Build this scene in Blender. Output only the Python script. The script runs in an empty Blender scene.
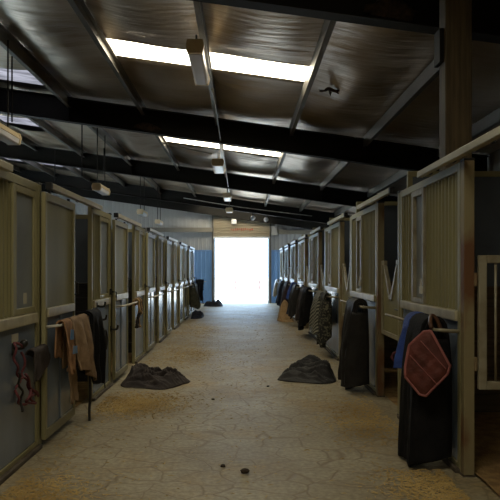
import bpy, bmesh, math, random
from mathutils import Vector, noise
random.seed(7)
PI = math.pi
COL = bpy.context.scene.collection
SC = bpy.context.scene
F, CX, CY, CAMZ = 620.0, 242.0, 270.0, 1.55

def pix(px, py, d):
    """the point at depth d that the camera sees at pixel (px, py)"""
    return Vector(((px - CX) / F * d, d, CAMZ - (py - CY) / F * d))

# ------------------------------------------------------------------ materials
def new_mat(name):
    m = bpy.data.materials.new(name); m.use_nodes = True
    nt = m.node_tree
    b = nt.nodes['Principled BSDF']
    return m, nt, b

def mat(name, c1, c2=None, rough=0.6, metal=0.0, scale=4.0, stretch=(1, 1, 1), bump=0.0, bscale=None, detail=5, lo=0.35, hi=0.65, spec=0.5, rvar=0.0):
    m, nt, b = new_mat(name)
    N, L = nt.nodes, nt.links
    b.inputs['Roughness'].default_value = rough
    b.inputs['Metallic'].default_value = metal
    b.inputs['Specular IOR Level'].default_value = spec
    tc = N.new('ShaderNodeTexCoord'); oi = N.new('ShaderNodeObjectInfo')
    mp = N.new('ShaderNodeMapping'); mp.inputs['Scale'].default_value = stretch
    sh = N.new('ShaderNodeVectorMath'); sh.operation = 'MULTIPLY_ADD'
    sh.inputs[1].default_value = (1, 1, 1)
    cmb = N.new('ShaderNodeMath'); cmb.operation = 'MULTIPLY'; cmb.inputs[1].default_value = 37.0
    L.new(oi.outputs['Random'], cmb.inputs[0])
    L.new(tc.outputs['Object'], sh.inputs[0]); L.new(cmb.outputs[0], sh.inputs[2])
    L.new(sh.outputs[0], mp.inputs['Vector'])
    if c2 is None: c2 = tuple(x * 0.75 for x in c1)
    tx = N.new('ShaderNodeTexNoise'); tx.inputs['Scale'].default_value = scale; tx.inputs['Detail'].default_value = detail
    L.new(mp.outputs[0], tx.inputs['Vector'])
    cr = N.new('ShaderNodeValToRGB')
    cr.color_ramp.elements[0].position = lo; cr.color_ramp.elements[1].position = hi
    cr.color_ramp.elements[0].color = (*c2, 1); cr.color_ramp.elements[1].color = (*c1, 1)
    L.new(tx.outputs['Fac'], cr.inputs['Fac']); L.new(cr.outputs['Color'], b.inputs['Base Color'])
    if rvar:
        mr = N.new('ShaderNodeMapRange'); mr.inputs['To Min'].default_value = rough - rvar; mr.inputs['To Max'].default_value = rough + rvar
        L.new(tx.outputs['Fac'], mr.inputs['Value']); L.new(mr.outputs[0], b.inputs['Roughness'])
    if bump:
        t2 = N.new('ShaderNodeTexNoise'); t2.inputs['Scale'].default_value = bscale or scale * 4; t2.inputs['Detail'].default_value = 6
        L.new(mp.outputs[0], t2.inputs['Vector'])
        bp = N.new('ShaderNodeBump'); bp.inputs['Strength'].default_value = bump; bp.inputs['Distance'].default_value = 0.02
        L.new(t2.outputs['Fac'], bp.inputs['Height']); L.new(bp.outputs[0], b.inputs['Normal'])
    return m

M = {}
M['olive'] = mat('olive_paint', (0.32, 0.295, 0.155), (0.245, 0.22, 0.112), 0.42, scale=2.5, stretch=(1, 1, .35), bump=.05, rvar=.06)
M['sheet'] = mat('olive_sheet', (0.26, 0.24, 0.12), (0.19, 0.172, 0.082), 0.55, scale=2.2, stretch=(1, 1, .3), rvar=.06, spec=.25)
M['rail'] = mat('worn_rail_paint', (0.52, 0.48, 0.33), (0.36, 0.31, 0.19), 0.36, scale=6, bump=.05, rvar=.06)
M['track'] = mat('track_paint', (0.47, 0.43, 0.29), (0.35, 0.31, 0.19), 0.40, scale=5, stretch=(1, .4, 1))
M['blue'] = mat('grey_blue_sheet', (0.20, 0.25, 0.32), (0.14, 0.175, 0.225), 0.21, scale=1.8, stretch=(1, 1, .5), bump=.03, rvar=.05)
M['pblue'] = mat('partition_blue', (0.115, 0.145, 0.185), (0.08, 0.10, 0.13), 0.5, scale=1.5)  # sheet paint darkened to include the shade inside the stalls
M['strip'] = mat('window_sheet', (0.25, 0.28, 0.30), (0.19, 0.21, 0.22), 0.28, scale=2)
M['rust'] = mat('rusty_paint', (0.26, 0.22, 0.12), (0.15, 0.07, 0.03), 0.6, scale=4, stretch=(1, 1, .5), bump=.15, lo=.38, hi=.56)
M['black'] = mat('black_iron', (0.015, 0.014, 0.013), (0.008, 0.008, 0.008), 0.5, scale=8)
M['dirt'] = mat('dirty_sill', (0.13, 0.105, 0.07), (0.07, 0.055, 0.04), 0.8, scale=5, bump=.2)
M['beam'] = mat('dark_beam_paint', (0.014, 0.0125, 0.0105), (0.008, 0.0075, 0.0065), 0.65, scale=3, stretch=(.4, 1, 1), spec=.2)
M['galv'] = mat('galvanised', (0.20, 0.185, 0.16), (0.11, 0.10, 0.085), 0.42, metal=.6, scale=3, stretch=(1, .2, 1))
M['wood'] = mat('old_timber', (0.11, 0.08, 0.038), (0.06, 0.042, 0.02), 0.7, scale=6, stretch=(6, 6, .4), bump=.25)
M['planks'] = mat('stall_planks', (0.12, 0.085, 0.05), (0.06, 0.042, 0.026), 0.75, scale=4, stretch=(.5, 1, 6), bump=.25)
M['darkplanks'] = mat('shaded_planks', (0.045, 0.043, 0.042), (0.025, 0.024, 0.024), 0.75, scale=4, stretch=(.5, 1, 6), bump=.25)  # plank colour darkened to carry the shade of the left stall interiors
M['white'] = mat('white_paint', (0.66, 0.65, 0.60), (0.50, 0.47, 0.40), 0.4, scale=6)
M['cream'] = mat('cream_plastic', (0.80, 0.66, 0.42), (0.68, 0.54, 0.33), 0.4, scale=5)
M['diff'] = mat('lamp_diffuser', (0.80, 0.78, 0.80), (0.72, 0.70, 0.72), 0.3, scale=5)
M['corr'] = mat('grey_wall_sheet', (0.42, 0.42, 0.41), (0.385, 0.385, 0.37), 0.5, scale=.7, stretch=(1, 1, .4))
M['side'] = mat('dull_wall_sheet', (0.24, 0.22, 0.18), (0.17, 0.155, 0.125), 0.6, scale=.7)
M['roller'] = mat('roller_curtain', (0.40, 0.345, 0.25), (0.37, 0.315, 0.225), 0.5, scale=1.2)
M['bar'] = mat('bright_bottom_bar', (0.80, 0.82, 0.86), (0.72, 0.74, 0.78), 0.3, scale=3)
M['doorblue'] = mat('door_blue', (0.21, 0.40, 0.72), (0.17, 0.33, 0.62), 0.45, scale=1.2, stretch=(1, 1, .4))
M['redmark'] = mat('faded_red', (0.48, 0.13, 0.08), (0.36, 0.12, 0.07), 0.7, scale=9)
M['gate'] = mat('gate_paint', (0.34, 0.315, 0.23), (0.21, 0.175, 0.11), 0.45, scale=7, lo=.3, hi=.6)
M['blackcloth'] = mat('black_rug', (0.010, 0.010, 0.011), (0.006, 0.006, 0.007), 0.85, scale=12, bump=.3, bscale=60, spec=.2)
M['darkcloth'] = mat('charcoal_rug', (0.026, 0.0245, 0.0245), (0.012, 0.0115, 0.012), 0.6, scale=8, bump=.3, bscale=40, spec=.35)
M['greycloth'] = mat('dark_grey_brown_rug', (0.060, 0.048, 0.045), (0.030, 0.024, 0.024), 0.75, scale=7, bump=.3, bscale=40, spec=.3)
M['navy'] = mat('navy_cloth', (0.018, 0.024, 0.050), (0.010, 0.012, 0.024), 0.75, scale=8, bump=.3, bscale=40)
M['purple'] = mat('plum_cloth', (0.060, 0.036, 0.045), (0.030, 0.020, 0.026), 0.8, scale=8, bump=.3, bscale=40)
M['greengrey'] = mat('green_grey_cloth', (0.075, 0.078, 0.055), (0.035, 0.036, 0.026), 0.8, scale=10, bump=.3, bscale=40)
M['tan'] = mat('tan_cloth', (0.40, 0.235, 0.125), (0.27, 0.145, 0.075), 0.85, scale=9, bump=.35, bscale=50, spec=.2)
M['tan2'] = mat('beige_brown_cloth', (0.33, 0.225, 0.135), (0.22, 0.145, 0.085), 0.85, scale=9, bump=.35, bscale=50, spec=.2)
M['patchblue'] = mat('patch_blue', (0.08, 0.20, 0.42), (0.16, 0.23, 0.33), 0.85, scale=14)
M['hessian'] = mat('hessian', (0.46, 0.31, 0.16), (0.36, 0.23, 0.11), 0.9, scale=14, bump=.4, bscale=80)
M['royal'] = mat('royal_blue', (0.035, 0.085, 0.36), (0.02, 0.05, 0.22), 0.8, scale=9, bump=.3, bscale=40)
M['red'] = mat('maroon_quilt', (0.145, 0.036, 0.028), (0.085, 0.022, 0.017), 0.7, scale=9, bump=.4, bscale=30)
M['pink'] = mat('pink_trim', (0.36, 0.13, 0.12), (0.26, 0.085, 0.08), 0.7, scale=9)
M['rope'] = mat('red_rope', (0.17, 0.042, 0.052), (0.10, 0.026, 0.033), 0.8, scale=30)
M['leather'] = mat('brown_leather', (0.12, 0.055, 0.028), (0.07, 0.03, 0.016), 0.5, scale=12)
M['paperlabel'] = mat('pale_label', (0.55, 0.53, 0.42), (0.42, 0.40, 0.31), 0.6, scale=10)
M['nest'] = mat('nest_twigs', (0.07, 0.042, 0.025), (0.025, 0.016, 0.011), 0.95, scale=20, bump=.6, bscale=60)
M['clod'] = mat('manure', (0.055, 0.035, 0.018), (0.03, 0.018, 0.01), 0.95, scale=30, bump=.6, bscale=80)
M['straw'] = mat('straw', (0.60, 0.43, 0.16), (0.38, 0.25, 0.08), 0.75, scale=1.5)
M['bedding'] = mat('bedding', (0.40, 0.26, 0.10), (0.22, 0.13, 0.05), 0.95, scale=9, bump=.7, bscale=40)
M['fence'] = mat('pale_fence', (0.150, 0.105, 0.098), (0.13, 0.09, 0.084), 0.7, scale=4)
M['sand'] = mat('bright_yard', (0.75, 0.70, 0.62), (0.65, 0.60, 0.52), 0.9, scale=1)

def plaid():
    m = mat('plaid_rug', (0.10, 0.10, 0.075), (0.06, 0.06, 0.045), 0.85, bump=.3, bscale=40)
    nt = m.node_tree; N, L = nt.nodes, nt.links; b = N['Principled BSDF']
    tc = N.new('ShaderNodeTexCoord'); mp = N.new('ShaderNodeMapping'); mp.inputs['Rotation'].default_value = (math.radians(38), 0, 0)
    L.new(tc.outputs['Object'], mp.inputs[0])
    w = N.new('ShaderNodeTexWave'); w.bands_direction = 'Z'; w.inputs['Scale'].default_value = 6.0; w.inputs['Distortion'].default_value = 1.0
    L.new(mp.outputs[0], w.inputs['Vector'])
    cr = N.new('ShaderNodeValToRGB'); cr.color_ramp.elements[0].position = .5; cr.color_ramp.elements[1].position = .62
    cr.color_ramp.elements[0].color = (.045, .044, .034, 1); cr.color_ramp.elements[1].color = (.24, .235, .18, 1)
    L.new(w.outputs['Fac'], cr.inputs[0]); L.new(cr.outputs[0], b.inputs['Base Color'])
    return m
M['plaid'] = plaid()
M['camo'] = mat('mottled_rug', (0.13, 0.125, 0.085), (0.012, 0.012, 0.011), 0.85, scale=26, detail=4, lo=.50, hi=.62)

def floor_mat():
    m, nt, b = new_mat('worn_pavers'); N, L = nt.nodes, nt.links
    tc = N.new('ShaderNodeTexCoord')
    nz = N.new('ShaderNodeTexNoise'); nz.inputs['Scale'].default_value = 1.6; nz.inputs['Detail'].default_value = 3
    L.new(tc.outputs['Object'], nz.inputs['Vector'])
    add = N.new('ShaderNodeMixRGB'); add.blend_type = 'LINEAR_LIGHT'; add.inputs['Fac'].default_value = .16
    L.new(tc.outputs['Object'], add.inputs[1]); L.new(nz.outputs['Color'], add.inputs[2])
    mp = N.new('ShaderNodeMapping'); mp.inputs['Scale'].default_value = (2.9, 3.5, 0)
    L.new(add.outputs[0], mp.inputs[0])
    vo = N.new('ShaderNodeTexVoronoi'); vo.feature = 'DISTANCE_TO_EDGE'; vo.inputs['Scale'].default_value = 1.0; vo.inputs['Randomness'].default_value = .75
    L.new(mp.outputs[0], vo.inputs['Vector'])
    j = N.new('ShaderNodeMapRange'); j.inputs['From Min'].default_value = .004; j.inputs['From Max'].default_value = .035
    L.new(vo.outputs['Distance'], j.inputs[0])
    vc = N.new('ShaderNodeTexVoronoi'); vc.inputs['Scale'].default_value = 1.0; vc.inputs['Randomness'].default_value = .75
    L.new(mp.outputs[0], vc.inputs['Vector'])
    n2 = N.new('ShaderNodeTexNoise'); n2.inputs['Scale'].default_value = 1.1; n2.inputs['Detail'].default_value = 8; n2.inputs['Roughness'].default_value = .65
    L.new(tc.outputs['Object'], n2.inputs['Vector'])
    cr = N.new('ShaderNodeValToRGB'); e = cr.color_ramp.elements
    e[0].position = .32; e[1].position = .68; e[0].color = (.27, .22, .13, 1); e[1].color = (.43, .385, .265, 1)
    L.new(n2.outputs['Fac'], cr.inputs[0])
    # straw dust swept to the sides and in drifts
    n3 = N.new('ShaderNodeTexNoise'); n3.inputs['Scale'].default_value = .8; n3.inputs['Detail'].default_value = 9; n3.inputs['Roughness'].default_value = .7
    L.new(tc.outputs['Object'], n3.inputs['Vector'])
    r3 = N.new('ShaderNodeMapRange'); r3.inputs['From Min'].default_value = .52; r3.inputs['From Max'].default_value = .70; r3.inputs['To Max'].default_value = .75
    L.new(n3.outputs['Fac'], r3.inputs[0])
    mx = N.new('ShaderNodeMixRGB'); mx.inputs[2].default_value = (.40, .265, .095, 1)
    L.new(r3.outputs[0], mx.inputs[0]); L.new(cr.outputs[0], mx.inputs[1])
    # fine speckle
    n4 = N.new('ShaderNodeTexNoise'); n4.inputs['Scale'].default_value = 26; n4.inputs['Detail'].default_value = 4
    L.new(tc.outputs['Object'], n4.inputs['Vector'])
    r4 = N.new('ShaderNodeMapRange'); r4.inputs['From Min'].default_value = .3; r4.inputs['From Max'].default_value = .7; r4.inputs['To Min'].default_value = .68; r4.inputs['To Max'].default_value = 1.16
    L.new(n4.outputs['Fac'], r4.inputs[0])
    m4 = N.new('ShaderNodeMixRGB'); m4.blend_type = 'MULTIPLY'; m4.inputs[0].default_value = 1
    L.new(mx.outputs[0], m4.inputs[1]); L.new(r4.outputs[0], m4.inputs[2])
    jm = N.new('ShaderNodeMixRGB'); jm.inputs[1].default_value = (.23, .18, .105, 1)
    L.new(j.outputs[0], jm.inputs[0]); L.new(m4.outputs[0], jm.inputs[2])
    L.new(jm.outputs[0], b.inputs['Base Color'])
    rr = N.new('ShaderNodeMapRange'); rr.inputs['To Min'].default_value = .42; rr.inputs['To Max'].default_value = .70
    L.new(n3.outputs['Fac'], rr.inputs[0]); L.new(rr.outputs[0], b.inputs['Roughness'])
    bh = N.new('ShaderNodeMath'); bh.operation = 'MULTIPLY_ADD'; bh.inputs[1].default_value = .5
    L.new(j.outputs[0], bh.inputs[0]); L.new(n4.outputs['Fac'], bh.inputs[2])
    bp = N.new('ShaderNodeBump'); bp.inputs['Strength'].default_value = .35; bp.inputs['Distance'].default_value = .012
    L.new(bh.outputs[0], bp.inputs['Height']); L.new(bp.outputs[0], b.inputs['Normal'])
    return m
M['floor'] = floor_mat()

def foil_mat():
    m, nt, b = new_mat('foil_lining'); N, L = nt.nodes, nt.links
    b.inputs['Metallic'].default_value = .7
    tc = N.new('ShaderNodeTexCoord')
    n1 = N.new('ShaderNodeTexNoise'); n1.inputs['Scale'].default_value = .9; n1.inputs['Detail'].default_value = 6
    L.new(tc.outputs['Object'], n1.inputs['Vector'])
    cr = N.new('ShaderNodeValToRGB'); e = cr.color_ramp.elements
    e[0].position = .35; e[1].position = .68; e[0].color = (.38, .285, .19, 1); e[1].color = (.60, .51, .40, 1)
    L.new(n1.outputs['Fac'], cr.inputs[0]); L.new(cr.outputs[0], b.inputs['Base Color'])
    rr = N.new('ShaderNodeMapRange'); rr.inputs['To Min'].default_value = .22; rr.inputs['To Max'].default_value = .46
    L.new(n1.outputs['Fac'], rr.inputs[0]); L.new(rr.outputs[0], b.inputs['Roughness'])
    mp = N.new('ShaderNodeMapping'); mp.inputs['Scale'].default_value = (.7, 3.2, 1)
    L.new(tc.outputs['Object'], mp.inputs[0])
    n2 = N.new('ShaderNodeTexNoise'); n2.inputs['Scale'].default_value = 2.2; n2.inputs['Detail'].default_value = 5
    L.new(mp.outputs[0], n2.inputs['Vector'])
    bp = N.new('ShaderNodeBump'); bp.inputs['Strength'].default_value = .55; bp.inputs['Distance'].default_value = .05
    L.new(n2.outputs['Fac'], bp.inputs['Height']); L.new(bp.outputs[0], b.inputs['Normal'])
    return m
M['foil'] = foil_mat()

def emit_mat(name, col, s):
    m = bpy.data.materials.new(name); m.use_nodes = True
    nt = m.node_tree; nt.nodes.clear()
    o = nt.nodes.new('ShaderNodeOutputMaterial'); e = nt.nodes.new('ShaderNodeEmission')
    e.inputs[0].default_value = (*col, 1); e.inputs[1].default_value = s
    nt.links.new(e.outputs[0], o.inputs[0]); return m
M['sky'] = emit_mat('daylit_roof_sheet', (1.0, .90, .68), 9.0)

def roof_glow():  # added glowing sheets that imitate pale patches of light on the left roof
    m = emit_mat('added_roof_glow', (.82, .84, 1.0), .38); nt = m.node_tree; N, L = nt.nodes, nt.links
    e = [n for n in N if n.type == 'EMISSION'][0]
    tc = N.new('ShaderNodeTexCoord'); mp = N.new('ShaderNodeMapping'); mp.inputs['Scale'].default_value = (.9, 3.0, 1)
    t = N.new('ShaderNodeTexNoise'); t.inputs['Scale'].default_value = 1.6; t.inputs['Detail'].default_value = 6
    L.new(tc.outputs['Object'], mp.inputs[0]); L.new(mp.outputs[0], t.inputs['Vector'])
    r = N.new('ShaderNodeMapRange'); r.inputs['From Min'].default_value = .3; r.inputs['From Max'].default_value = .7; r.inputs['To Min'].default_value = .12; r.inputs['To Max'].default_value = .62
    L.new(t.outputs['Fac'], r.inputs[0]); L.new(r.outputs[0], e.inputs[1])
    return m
M['roof_glow'] = roof_glow()

# ------------------------------------------------------------------ mesh helpers
def box(bm, x0, x1, y0, y1, z0, z1):
    v = [bm.verts.new(p) for p in ((x0, y0, z0), (x1, y0, z0), (x1, y1, z0), (x0, y1, z0), (x0, y0, z1), (x1, y0, z1), (x1, y1, z1), (x0, y1, z1))]
    for f in ((0, 3, 2, 1), (4, 5, 6, 7), (0, 1, 5, 4), (1, 2, 6, 5), (2, 3, 7, 6), (3, 0, 4, 7)):
        bm.faces.new([v[i] for i in f])

def boxes(*a):
    bm = bmesh.new()
    for b in a: box(bm, *b)
    return bm

def tube(bm, pts, r, n=8, closed=False):
    pts = [Vector(p) for p in pts]
    rings = []
    for i, p in enumerate(pts):
        a = pts[i - 1] if i else (pts[-1] if closed else p)
        c = pts[i + 1] if i < len(pts) - 1 else (pts[0] if closed else p)
        t = (c - a).normalized() if (c - a).length > 1e-9 else Vector((0, 0, 1))
        up = Vector((0, 0, 1)) if abs(t.z) < .9 else Vector((0, 1, 0))
        s = t.cross(up).normalized(); u = s.cross(t)
        rr = r[i] if isinstance(r, (list, tuple)) else r
        rings.append([bm.verts.new(p + (s * math.cos(2 * PI * k / n) + u * math.sin(2 * PI * k / n)) * rr) for k in range(n)])
    m = len(rings)
    for i in range(m if closed else m - 1):
        A, B = rings[i], rings[(i + 1) % m]
        for k in range(n):
            bm.faces.new((A[k], A[(k + 1) % n], B[(k + 1) % n], B[k]))
    if not closed:
        bm.faces.new(rings[0][::-1]); bm.faces.new(rings[-1])

def tubes(pts, r, n=8, closed=False):
    bm = bmesh.new(); tube(bm, pts, r, n, closed); return bm

def smooth_path(pts, k=6):
    P = [Vector(p) for p in pts]; out = []
    for i in range(len(P) - 1):
        p0, p1, p2, p3 = P[max(i - 1, 0)], P[i], P[i + 1], P[min(i + 2, len(P) - 1)]
        for s in range(k):
            t = s / k
            out.append(.5 * ((2 * p1) + (p2 - p0) * t + (2 * p0 - 5 * p1 + 4 * p2 - p3) * t * t + (3 * p1 - p0 - 3 * p2 + p3) * t ** 3))
    out.append(P[-1]); return out

def prism(bm, pts2, axis, a, b):
    """a polygon extruded along an axis: pts2 in the other two axes in order"""
    def mk(p, q):
        if axis == 'x': return (q, p[0], p[1])
        if axis == 'y': return (p[0], q, p[1])
        return (p[0], p[1], q)
    A = [bm.verts.new(mk(p, a)) for p in pts2]; B = [bm.verts.new(mk(p, b)) for p in pts2]
    bm.faces.new(A[::-1]); bm.faces.new(B)
    n = len(A)
    for i in range(n):
        bm.faces.new((A[i], A[(i + 1) % n], B[(i + 1) % n], B[i]))

def corrugated(bm, axis, a0, a1, z0, z1, face, depth, pitch, th=.004):
    """vertical ribbed sheet running along axis; ribs stand out from face by depth"""
    pr = []
    n = max(1, int(round((a1 - a0) / pitch))); w = (a1 - a0) / n
    for i in range(n):
        s = a0 + i * w
        pr += [(s, 0), (s + w * .52, 0), (s + w * .64, depth), (s + w * .88, depth)]
    pr.append((a1, 0))
    def mk(p, o, z):
        return (face + p[1] + o, p[0], z) if axis == 'y' else (p[0], face + p[1] + o, z)
    R = [[bm.verts.new(mk(p, o, z)) for p in pr] for z in (z0, z1) for o in (0, -math.copysign(th, depth))]
    f0, b0, f1, b1 = R
    for i in range(len(pr) - 1):
        bm.faces.new((f0[i], f0[i + 1], f1[i + 1], f1[i])); bm.faces.new((b0[i + 1], b0[i], b1[i], b1[i + 1]))
        bm.faces.new((f0[i], b0[i], b0[i + 1], f0[i + 1])); bm.faces.new((f1[i + 1], b1[i + 1], b1[i], f1[i]))
    for i in (0, -1):
        bm.faces.new((f0[i], b0[i], b1[i], f1[i]))

def obj(name, bm, m, parent=None, smooth=False, bevel=0.0, loc=None):
    me = bpy.data.meshes.new(name)
    bmesh.ops.recalc_face_normals(bm, faces=bm.faces)
    bm.to_mesh(me); bm.free()
    for q in (m if isinstance(m, (list, tuple)) else [m]): me.materials.append(q)
    o = bpy.data.objects.new(name, me); COL.objects.link(o)
    if smooth:
        for p in me.polygons: p.use_smooth = True
    if bevel:
        md = o.modifiers.new('edge', 'BEVEL'); md.width = bevel; md.segments = 2; md.limit_method = 'ANGLE'; md.angle_limit = math.radians(40)
    if parent is not None: o.parent = parent
    if loc is not None: o.location = loc
    return o

def tag(o, label, cat, group=None, kind=None):
    o['label'] = label; o['category'] = cat
    if group: o['group'] = group
    if kind: o['kind'] = kind
    return o

def empty(name, loc, label=None, cat=None, group=None):
    o = bpy.data.objects.new(name, None); COL.objects.link(o); o.location = loc; o.empty_display_size = .1
    if label: tag(o, label, cat, group)
    return o

def struct(name, bm, m, **k):
    o = obj(name, bm, m, **k); o['kind'] = 'structure'; return o

def copy_tree(o, parent=None):
    c = o.copy(); COL.objects.link(c)
    if parent is not None: c.parent = parent
    for ch in list(o.children): copy_tree(ch, c)
    return c

def recentre(o):
    """put a top-level mesh's origin under its middle, so that it stands in its own place"""
    me = o.data
    xs = [v.co for v in me.vertices]
    c = Vector(((min(v.x for v in xs) + max(v.x for v in xs)) / 2, (min(v.y for v in xs) + max(v.y for v in xs)) / 2, min(v.z for v in xs)))
    for v in me.vertices: v.co -= c
    o.location = c
    return o

ORD = ['first', 'second', 'third', 'fourth', 'fifth', 'sixth', 'seventh', 'eighth', 'ninth', 'tenth']

# ------------------------------------------------------------------ setting
XL, XR = -1.77, 1.66            # faces of the two stall rows
PITCH = 2.94
YEND, YBACK = 29.0, -14.0
WL, WR = -11.0, 5.0
SLOPE = .14
def roof(x): return 4.64 - SLOPE * x
def rafter_low(x): return 4.06 - SLOPE * x
PURX = [-9.5, -8.0, -6.5, -5.0, -3.5, -2.0, -.5, 1.0, 2.5, 4.0]
RAFY = [5.85, 12.59, 19.61, 26.63]
SKYY = [-11.9, -4.9, 2.2, 9.4, 16.0, 27.85]  # last skylight is added, hidden behind rafters, to brighten the end wall

# floor of the aisle and bedding in the stalls
bm = boxes((WL, WR, YBACK, YEND + .15, -.12, 0))
struct('floor', bm, M['floor'])
def bedding(x0, x1, y0, y1):
    bm = bmesh.new(); nx, ny = 28, 170
    V = [[None] * (ny + 1) for _ in range(nx + 1)]
    for i in range(nx + 1):
        for k in range(ny + 1):
            x = x0 + (x1 - x0) * i / nx; y = y0 + (y1 - y0) * k / ny
            V[i][k] = bm.verts.new((x, y, .012 + .03 * max(0, noise.noise((x * 2.3, y * 2.3, 4)) + .25)))
    for i in range(nx):
        for k in range(ny):
            bm.faces.new((V[i][k], V[i + 1][k], V[i + 1][k + 1], V[i][k + 1]))
    return bm
o = obj('straw_bedding', bedding(-4.9, XL - .09, 2.5, 26.0), M['bedding'], smooth=True); tag(o, 'brown straw bedding covering the stall floors of the left row', 'bedding', kind='stuff')
o = obj('straw_bedding', bedding(XR + .09, WR - .1, .8, 27.1), M['bedding'], smooth=True); tag(o, 'golden straw bedding covering the stall floors of the right row', 'bedding', kind='stuff')

# outer walls
bm = bmesh.new()
SDL, SDR = (14.0, 25.2, 3.6), (27.35, 28.8, 2.9)       # side openings added, out of view, to let in more daylight: y, y, height
box(bm, WL - .12, WL, YBACK, SDL[0], 0, roof(WL) + .2); box(bm, WL - .12, WL, SDL[1], YEND, 0, roof(WL) + .2); box(bm, WL - .12, WL, SDL[0], SDL[1], SDL[2], roof(WL) + .2)
for yy in (17.7, 21.4): box(bm, WL - .12, WL, yy - .1, yy + .1, 0, SDL[2])
struct('wall_left', bm, M['side'])
struct('wall_stall_back', boxes((-4.98, -4.92, 2.5, 26.0, 0, 2.35)), M['planks'])
struct('wall_right', boxes((WR, WR + .12, YBACK, SDR[0], 0, roof(WR) + .2), (WR, WR + .12, SDR[1], YEND, 0, roof(WR) + .2), (WR, WR + .12, SDR[0], SDR[1], SDR[2], roof(WR) + .2)), M['side'])
bm = bmesh.new()
prism(bm, [(WL, 0), (WR, 0), (WR, roof(WR) + .15), (WL, roof(WL) + .15)], 'y', YBACK - .12, YBACK)
struct('wall_back', bm, M['side'])
# far end wall of ribbed sheet with the open doorway
DX0, DX1, DZ = -1.26, 1.22, 3.10
bm = bmesh.new()
def endsheet(x0, x1, z0, z1t):
    n = int(round((x1 - x0) / .19)); w = (x1 - x0) / n
    pr = []
    for i in range(n):
        s = x0 + i * w; pr += [(s, 0), (s + w * .6, 0), (s + w * .7, -.014), (s + w * .9, -.014)]
    pr.append((x1, 0))
    fr = [(bm.verts.new((p, YEND + q, z0)), bm.verts.new((p, YEND + q, z1t(p)))) for p, q in pr]
    bk = [(bm.verts.new((p, YEND + .12, z0)), bm.verts.new((p, YEND + .12, z1t(p)))) for p, q in pr]
    for i in range(len(pr) - 1):
        bm.faces.new((fr[i][0], fr[i + 1][0], fr[i + 1][1], fr[i][1])); bm.faces.new((bk[i + 1][0], bk[i][0], bk[i][1], bk[i + 1][1]))
        for e in (0, 1): bm.faces.new((fr[i][e], fr[i + 1][e], bk[i + 1][e], bk[i][e]))
    for i in (0, -1): bm.faces.new((fr[i][0], fr[i][1], bk[i][1], bk[i][0]))
top = lambda x: roof(x) + .15
endsheet(WL, DX0, 0, top); endsheet(DX0, DX1, DZ, top); endsheet(DX1, WR, 0, top)
struct('wall_end', bm, M['corr'])
struct('trim_1', boxes((-4.9, DX0 - .12, YEND - .2, YEND - .03, 3.32, 3.52)), M['side'])
struct('trim_2', boxes((DX1 + .5, 4.9, YEND - .2, YEND - .03, 3.22, 3.40)), M['side'])

# foil lining, sagging between purlins, open at the skylights
SKX = (-1.97, .97)
bm = bmesh.new()
xs = [WL]
while xs[-1] < WR - .01: xs.append(min(WR, xs[-1] + .09))
ysg = []
y = YBACK
while y < YEND + .01: ysg.append(y); y += .14
for s in SKYY: ysg += [s - .40, s + .40]
for s in SKX: xs.append(s)
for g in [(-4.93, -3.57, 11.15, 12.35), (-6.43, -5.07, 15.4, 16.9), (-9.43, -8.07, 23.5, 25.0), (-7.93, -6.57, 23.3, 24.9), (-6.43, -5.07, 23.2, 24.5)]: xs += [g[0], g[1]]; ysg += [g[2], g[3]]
xs = sorted(set(round(v, 4) for v in xs)); ysg = sorted(set(round(v, 4) for v in ysg))
GLOW_PANELS = [(-4.93, -3.57, 11.15, 12.35), (-6.43, -5.07, 15.4, 16.9), (-9.43, -8.07, 23.5, 25.0), (-7.93, -6.57, 23.3, 24.9), (-6.43, -5.07, 23.2, 24.5)]  # added panels, placed where the left lining looks bright
def lining(x, y):
    i = max(k for k, p in enumerate([-11.0] + PURX) if p <= x or k == 0)
    P = [-11.0] + PURX + [5.5]
    t = (x - P[i]) / (P[i + 1] - P[i])
    yr = min(RAFY + [-1.45, -8.5], key=lambda r: abs(r - y)); dr = min(1, abs(y - yr) / 3.0)
    sag = math.sin(PI * min(max(t, 0), 1)) * (.035 + .10 * dr * (.6 + noise.noise((i * 3.1, y * .45, 1))))
    ds = min(max(abs(y - q) - .4, SKX[0] - x, x - SKX[1]) for q in SKYY)
    sag *= min(1, max(.12, ds / .7))
    return roof(x) - sag + .022 * noise.noise((x * 1.1, y * 2.2, 2)) + .010 * noise.noise((x * 2, y * 7, 9))
V = {}
for i, x in enumerate(xs):
    for k, y in enumerate(ysg): V[i, k] = bm.verts.new((x, y, lining(x, y)))
for i in range(len(xs) - 1):
    for k in range(len(ysg) - 1):
        mx, my = (xs[i] + xs[i + 1]) / 2, (ysg[k] + ysg[k + 1]) / 2
        if SKX[0] < mx < SKX[1] and any(abs(my - s) < .40 for s in SKYY): continue
        if any(g[0] < mx < g[1] and g[2] < my < g[3] for g in GLOW_PANELS): continue
        bm.faces.new((V[i, k], V[i + 1, k], V[i + 1, k + 1], V[i, k + 1]))
struct('ceiling', bm, M['foil'], smooth=True)
for i, s in enumerate(SKYY):
    bm = bmesh.new(); n = 40
    rows = []
    for k in range(n + 1):
        x = SKX[0] - .1 + (SKX[1] - SKX[0] + .2) * k / n
        rows.append([bm.verts.new((x, yy, roof(x) + .06)) for yy in (s - .5, s + .5)])
    for k in range(n): bm.faces.new((rows[k][0], rows[k + 1][0], rows[k + 1][1], rows[k][1]))
    struct('window_%d' % (i + 1), bm, M['sky'])
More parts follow.
